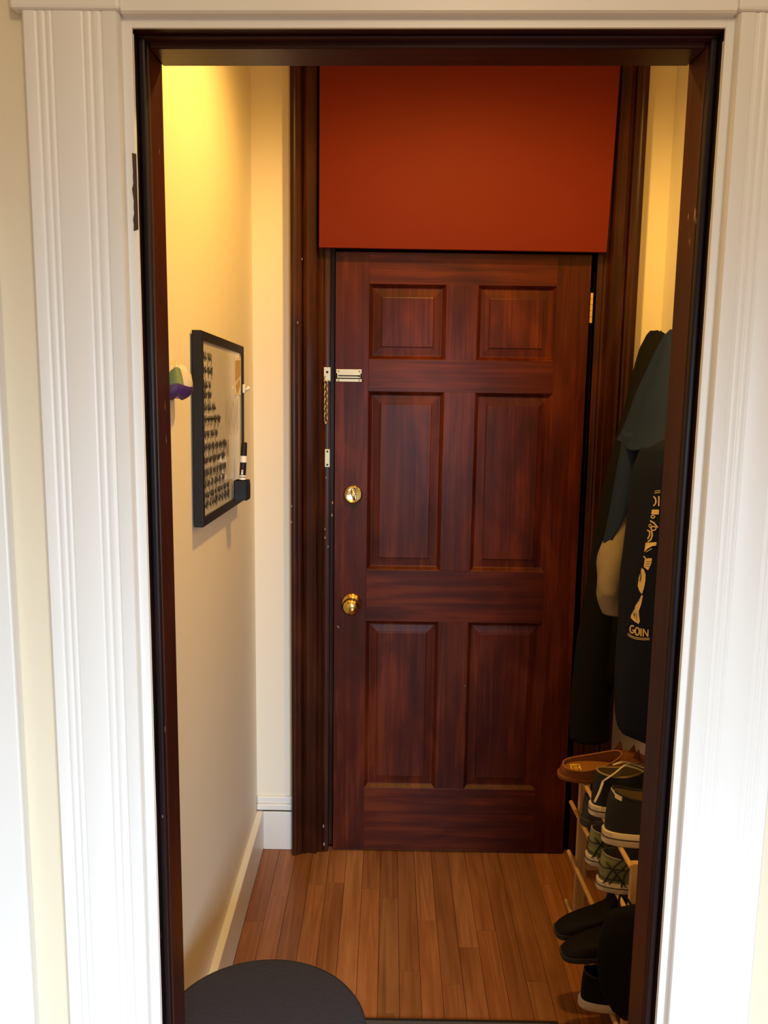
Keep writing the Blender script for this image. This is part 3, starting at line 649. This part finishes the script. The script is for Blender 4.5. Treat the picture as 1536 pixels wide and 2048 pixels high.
# ------------------------------------------------------------------ shoes
def outline(L, W, n=40, heel=.72, blunt=.75):
    """closed foot outline, heel at x=0, toe at x=L"""
    pts = []
    for k in range(n):
        a = 2*PI*k/n; c, s = math.cos(a), math.sin(a)
        x = L*(.5 + .5*math.copysign(abs(c)**.85, c)); t = x/L
        wv = heel + (1-heel)*(1/(1+math.exp(-(t-.45)*11))) - .08*math.exp(-((t-.42)/.14)**2)
        pts.append((x, W/2*wv*math.copysign(abs(s)**blunt, s)))
    return pts
def make_shoe(name, label, L, W, up_mat, sole_mat, lining_mat, h_heel, h_front, sole_t, loc, rotz, op=(.025, .52), ow=.62, group=None, stripe=None, pitch=0, heel_tab=None):
    root = thing(name, label, 'shoe', loc, (0, pitch, rotz), group)
    n = 40; out = outline(L, W, n)
    def ring(scale_in, z): return [(p[0]+(L*.45-p[0])*scale_in, p[1]*(1-scale_in), z) for p in out]
    so_ = MB().loft([[(L/2+(p[0]-L/2)*1.02, p[1]*1.03, 0) for p in out], [(L/2+(p[0]-L/2)*1.045, p[1]*1.08, .003) for p in out], [(L/2+(p[0]-L/2)*1.04, p[1]*1.07, sole_t-.002) for p in out], [(L/2+(p[0]-L/2)*1.02, p[1]*1.03, sole_t) for p in out]]).build('sole', sole_mat, root, smooth=True, auto=40)
    if stripe:
        MB().loft([[(L/2+(p[0]-L/2)*q, p[1]*q2, sole_t*z) for p in out] for q, q2, z in ((1.04, 1.07, .48), (1.052, 1.092, .5), (1.052, 1.092, .58), (1.04, 1.07, .6))], cap0=False, cap1=False).build('sole_stripe', stripe, so_, smooth=True)
    # opening curve
    ox0, ox1 = op[0]*L, op[1]*L
    O = []
    for k in range(n):
        a = 2*PI*k/n; c, s = math.cos(a), math.sin(a); t = .5+.5*c
        O.append((ox0+(ox1-ox0)*t, W/2*ow*math.copysign(abs(s)**.8, s)*(1-.25*t), h_heel*(1-t)**1+h_front*t - .012*math.sin(PI*t)))
    rings = []; m = 9
    for i in range(m+1):
        q = i/m*PI/2; gx, gz = 1-math.cos(q), math.sin(q)
        rings.append([(p[0]+(o[0]-p[0])*gx, p[1]+(o[1]-p[1])*gx, sole_t*.7+(o[2]-sole_t*.7)*gz) for p, o in zip(out, O)])
    MB().loft(rings, cap0=False, cap1=False).build('upper', up_mat, root, smooth=True)
    # padded collar edge
    cm = MB(); cm.tube([Vector(o) for o in O]+[Vector(O[0])], .0028, 6, cap=False); cm.build('collar', lining_mat if heel_tab is None else up_mat, root, smooth=True)
    # inside: lining walls down to the insole
    ins = [[(o[0], o[1]*.96, o[2]) for o in O], [(ox0+(o[0]-ox0)*1.0, o[1]*.95, (o[2]+sole_t)*.5) for o in O], [(ox0+.006+(o[0]-ox0)*1.1, o[1]*.92, sole_t+.010) for o in O]]
    ln = MB().loft(ins, cap0=False, cap1=True).build('lining', lining_mat, root, smooth=True, auto=50)
    if heel_tab:
        b = MB(); W2 = .012
        b.loft([[(O[k][0]-.0022, O[k][1]*1.03, O[k][2]+.002) for k in range(n//2-5, n//2+6)], [(O[k][0]-.0035-.001, O[k][1]*1.08, O[k][2]-W2) for k in range(n//2-5, n//2+6)]], closed=False, cap0=False, cap1=False)
        b.build('heel_tab', heel_tab, root, smooth=True)
    return root, O
def bars(root, O, mat, L, W, h, x0=.55, x1=.78, nb=4, r=.0026):
    for k in range(nb):
        t = k/(nb-1); x_ = L*(x0+(x1-x0)*t); z = h*(1-.42*t)+.006; wd = W*.22
        MB().tube(catmull([(x_, -wd, z-.012), (x_+.004, -wd*.4, z), (x_+.004, wd*.4, z), (x_, wd, z-.012)], 4), r, 6, 1).build('lace', mat, root, smooth=True)

TOPZ = .5005
# brown boat shoe, far end of the top shelf
br_, O = make_shoe('loafer', 'brown leather slip-on shoe with yellow insole label on the top shelf', .27, .098, 'brownleather', 'brownleather', 'insole', .040, .078, .014, (.488, 2.352, TOPZ+.012), math.radians(4), op=(.03, .62), ow=.70)
br_.rotation_euler.x = math.radians(16)
# insole and its stamped label
MB().loft([[(p[0]*.62+.006, p[1]*.80, .026) for p in outline(.27, .098, 32)], [(p[0]*.62+.008, p[1]*.76, .0285) for p in outline(.27, .098, 32)]]).build('insole', 'insole', br_, smooth=True, auto=40)
b = MB(); zl = .0294
def lq(x0, x1, y0, y1): b.add([(x0, y0, zl), (x1, y0, zl), (x1, y1, zl), (x0, y1, zl)], [(0, 1, 2, 3)])
lx0, lx1, ly0, ly1 = .030, .058, -.0165, .0135; e = .003
lq(lx0, lx1, ly0, ly0+e); lq(lx0, lx1, ly1-e, ly1); lq(lx0, lx0+e, ly0, ly1); lq(lx1-e, lx1, ly0, ly1); lq(.0455, .0475, ly0, ly1)
for yy in (-.012, -.0085, -.004, -.0005, .0045, .009): lq(.037, .0445, yy, yy+.0016)
lq(.0365, .0385, -.012, -.007); lq(.0425, .0445, -.004, .001); lq(.0365, .0385, .0045, .010)
b.add([(.050, -.0015, zl), (.054, -.0065, zl), (.058, -.0015, zl), (.054, .0035, zl)], [(0, 1, 2, 3)])
tag(b.build('label_print', 'yellowlabel', br_), 'stamped yellow label on the insole')
# tongue and tie tabs of the brown shoe
b = MB()
for x_, yy, hh in ((.165, .022, .03), (.20, .01, .025), (.205, -.015, .03)):
    b.add([(x_-.012, yy, .07), (x_+.014, yy-.004, .066), (x_+.004, yy+.004, .07+hh), (x_, yy+.012, .07)], [(0, 1, 2), (0, 2, 3), (1, 3, 2), (0, 3, 1)])
b.build('tongue_tab', 'brownleather', br_)
# navy canvas pair
gs = 'navy canvas sneakers on the top shelf'
n1, O1 = make_shoe('sneaker', 'navy canvas sneaker with loose white laces in the middle of the top shelf', .285, .104, 'navycanvas', 'solewhite', 'lining', .118, .128, .030, (.536, 2.165, TOPZ), math.radians(3), op=(.04, .50), ow=.62, group=gs, stripe='solestripe')
for pts, r in (([(.02, -.025, .100), (.045, -.03, .122), (.075, -.02, .140), (.10, .0, .135), (.12, .02, .128)], .0042), ([(.075, -.02, .14), (.105, -.03, .135), (.14, -.035, .118), (.165, -.04, .10)], .0042), ([(.055, .012, .126), (.09, .02, .13), (.13, .0, .124), (.16, -.015, .118)], .004), ([(.02, -.025, .100), (.008, -.036, .075), (-.004, -.04, .05)], .0035)):
    MB().tube(catmull(pts, 5), r, 8, .45).build('lace', 'lace', n1, smooth=True)
bars(n1, O1, 'lace', .285, .104, .118)
n2, O2 = make_shoe('sneaker', 'navy canvas sneaker with pale heel tab at the near end of the top shelf', .285, .106, 'navycanvas', 'solewhite', 'lining', .134, .124, .034, (.538, 2.030, TOPZ), math.radians(1), op=(.05, .52), ow=.64, group=gs, stripe='solestripe', heel_tab='lace')
bars(n2, O2, 'lace', .285, .106, .112)
# second shelf
S2 = .3795
gs2, _ = make_shoe('sneaker', 'charcoal grey sneaker at the far end of the second shelf', .27, .098, 'greyshoe', 'greyshoe', 'greyshoe', .085, .095, .022, (.555, 2.335, S2), math.radians(3), group='shoes on the second shelf')
bars(gs2, _, 'greyshoe', .27, .098, .095)
def overlay(root, L, W, h, sole_t):
    """dark curved overlays of a running shoe, riding just above the upper"""
    out = outline(L, W, 40)
    for side in (-1, 1):
        for pts in ([(.02, .02), (.10, .07), (.19, .092)], [(.06, .02), (.13, .055), (.24, .088)], [(.16, .02), (.20, .06), (.30, .09)], [(.28, .02), (.32, .06), (.42, .085)], [(.20, .02), (.12, .05), (.03, .078)]):
            path = []
            for t, z in catmull([(p[0], p[1], 0) for p in pts], 4) and [(v.x, v.y) for v in catmull([(p[0], p[1], 0) for p in pts], 4)]:
                q = math.asin(min(1, max(0, (z-sole_t*.7)/(h-sole_t*.7)))); gx = 1-math.cos(q)
                xx = t*L; cand = min(out, key=lambda p: abs(p[0]-xx)+(0 if p[1]*side > 0 else 9))
                yb = cand[1]; yo = side*W/2*.62*.8
                path.append((xx, yb+(yo-yb)*gx+side*.0012, z))
            MB().tube(path, .0034, 6, .6).build('overlay', 'darkgreen', root, smooth=True)
    # round the heel
    for z in (.035, .062):
        path = []
        for k in range(14, 27):
            p = out[k]; q = math.asin((z-sole_t*.7)/(h-sole_t*.7)); gx = (1-math.cos(q))*.25
            path.append((p[0]+gx*.03-.001, p[1]*(1-gx*.6)*1.01, z))
        MB().tube(path, .003, 6, .6).build('overlay', 'darkgreen', root, smooth=True)
gg = 'green and grey running shoes on the second shelf'
for lab, loc in (('green-grey running shoe farther from the room on the second shelf', (.528, 2.140, S2)), ('green-grey running shoe at the near end of the second shelf', (.530, 2.026, S2))):
    gr, O = make_shoe('running_shoe', lab, .285, .104, 'greenmesh', 'solewhite', 'greymesh', .092, .102, .026, loc, math.radians(2), group=gg, stripe='darkgreen')
    overlay(gr, .285, .104, .09, .026); bars(gr, O, 'lace', .285, .104, .102)
# third shelf: black ankle boots, toes towards the aisle
S3 = .2225
def boot(label, loc, rotz):
    root = thing('ankle_boot', label, 'boot', loc, (0, math.radians(7), rotz), 'black ankle boots on the third shelf')
    L, W = .27, .084; out = outline(L, W, 40, .8, .5)
    MB().loft([[(p[0], p[1], 0) for p in out], [(L/2+(p[0]-L/2)*1.02, p[1]*1.04, .004) for p in out], [(L/2+(p[0]-L/2)*1.02, p[1]*1.04, .014) for p in out]]).build('sole', 'rubber', root, smooth=True, auto=40)
    O = []
    for k in range(40):
        a = 2*PI*k/40; O.append((.062+.052*math.cos(a), .036*math.sin(a), .142+.006*math.cos(a)))
    rings = []
    for i in range(15):
        t = i/14; ring = []
        for p, o in zip(out, O):
            f_ = min(1, max(0, (p[0]-.10)/.12)); f_ = f_*f_*(3-2*f_)          # 0 at the shaft, 1 at the toe
            u_ = min(1, t/.55); q = u_*PI/2
            toe = (p[0]+(.135-p[0])*(1-math.cos(q)), p[1]+(o[1]-p[1])*(1-math.cos(q))*.9, .010+.040*math.sin(q))
            if t > .55: v_ = (t-.55)/.45; toe = tuple(a+(b_-a)*v_ for a, b_ in zip(toe, o))
            sh = (p[0]+(o[0]-p[0])*math.sin(t*PI/2), p[1]+(o[1]-p[1])*math.sin(t*PI/2), .010+(o[2]-.010)*t)
            ring.append(tuple(a+(b_-a)*f_ for a, b_ in zip(sh, toe)))
        rings.append(ring)
    MB().loft(rings, cap0=False, cap1=False).build('upper', 'blackleather', root, smooth=True)
    MB().loft([[(o[0], o[1]*.97, o[2]) for o in O], [(o[0], o[1], .03) for o in O]], cap0=False).build('lining', 'rubber', root, smooth=True)
    MB().tube(catmull([(.05, -.046, .05), (.075, -.047, .085), (.085, -.044, .12)], 5), .002, 6).build('seam', 'greyshoe', root, smooth=True)
    return root
boot('black ankle boot pointing to the aisle, farther one on the third shelf', (.712, 2.098, S3+.018), math.radians(180+2))
boot('black ankle boot pointing to the aisle, nearer one on the third shelf', (.712, 2.006, S3+.018), math.radians(180+1))
# fourth shelf
bs, O = make_shoe('sneaker', 'black sneaker with pale sole edge on the lowest shelf', .28, .10, 'blackleather', 'solewhite', 'rubber', .095, .10, .022, (.500, 2.020, .0625), math.radians(2))
bars(bs, O, 'greyshoe', .28, .10, .10)
# black cloth bag hanging on the near end of the rack
cb = thing('cloth_bag', 'limp black cloth bag hanging on the near end of the shoe rack', 'bag', (.556, 1.885, .065))
rings = []
for z, ax, ay, cx in ((.352, .036, .008, .008), (.335, .046, .016, .004), (.29, .052, .022, 0), (.22, .055, .026, 0), (.15, .048, .026, .006), (.10, .034, .022, .018), (.075, .018, .012, .030)):
    rings.append([(cx+ax*math.copysign(abs(math.cos(a))**.8, math.cos(a))*(1+.05*math.sin(5*a+z*20)), ay*math.sin(a)*(1+.15*math.sin(4*a+z*30)), z+.01*math.cos(a)) for a in [2*PI*k/28 for k in range(28)]])
MB().loft(rings).build('sack', 'black', cb, smooth=True)
MB().tube(catmull([(-.012, 0, .345), (-.008, .02, .358), (.0, .034, .360), (.012, .02, .358), (.02, 0, .345)], 5), .003, 6).build('strap', 'black', cb, smooth=True)

# ------------------------------------------------------------------ round stool in the doorway
st = thing('stool', 'round grey fabric stool standing just inside the doorway by the left jamb', 'stool', (-.22, 1.492, 0))
prof = [(0.0001, .365), (.178, .365), (.190, .369), (.1955, .378), (.196, .395), (.194, .410), (.189, .4175), (.181, .420), (0.0001, .4205)]
MB().lathe(prof, 64).build('seat', 'greyfab', st, smooth=True, auto=50)
MB().lathe([(.0001, .355), (.160, .355), (.165, .365), (.0001, .365)], 48).build('seat_base', 'rubber', st, smooth=True, auto=40)
for k in range(4):
    a = k*PI/2
    MB().tube([(.12*math.cos(a), .12*math.sin(a), .357), (.155*math.cos(a), .155*math.sin(a), .0)], .011, 10).build('leg', 'blackplastic', st, smooth=True, auto=50)
b = MB(); b.tube([(.14*math.cos(2*PI*k/32), .14*math.sin(2*PI*k/32), .15) for k in range(33)], .006, 8, cap=False); b.build('foot_ring', 'blackplastic', st, smooth=True)
# door mat
dm = thing('doormat', 'dark doormat with black rubber edge at the bottom of the picture', 'doormat', (.17, 1.81, 0))
MB().box(-.285, .277, -.22, .2225, .0005, .006).build('rubber_edge', 'rubber', dm, bevel=.002)
MB().box(-.265, .257, -.20, .2075, .006, .010).build('pile', 'matgrey', dm)

# ------------------------------------------------------------------ lamps (out of view; the room one is added)
vl = thing('pendant_lamp', 'metal dome lamp hanging from the vestibule ceiling', 'lamp', tuple(LAMP))
MB().loft([[(r_*math.cos(2*PI*k/32), r_*math.sin(2*PI*k/32), z) for k in range(32)] for r_, z in ((.13, -.012), (.115, .03), (.07, .075), (.025, .09), (.018, .11))], cap0=False).build('shade', 'whiteplastic', vl, smooth=True)
MB().tube([(0, 0, .11), (0, 0, CE-LAMP.z-.02)], .004, 8).build('cord', 'rubber', vl)
MB().lathe([(.0001, CE-LAMP.z-.025), (.05, CE-LAMP.z-.02), (.055, CE-LAMP.z), (.0001, CE-LAMP.z)], 24).build('canopy', 'whiteplastic', vl, smooth=True)
rl = thing('added_ceiling_lamp', 'added unseen flush lamp for the warm fill light behind the photographer', 'lamp', (.2, -.3, CE))  # unseen fixture added to go with the warm fill light
MB().lathe([(.0001, -.02), (.16, -.02), (.165, 0), (.0001, 0)], 32).build('base', 'whiteplastic', rl, smooth=True, auto=40)
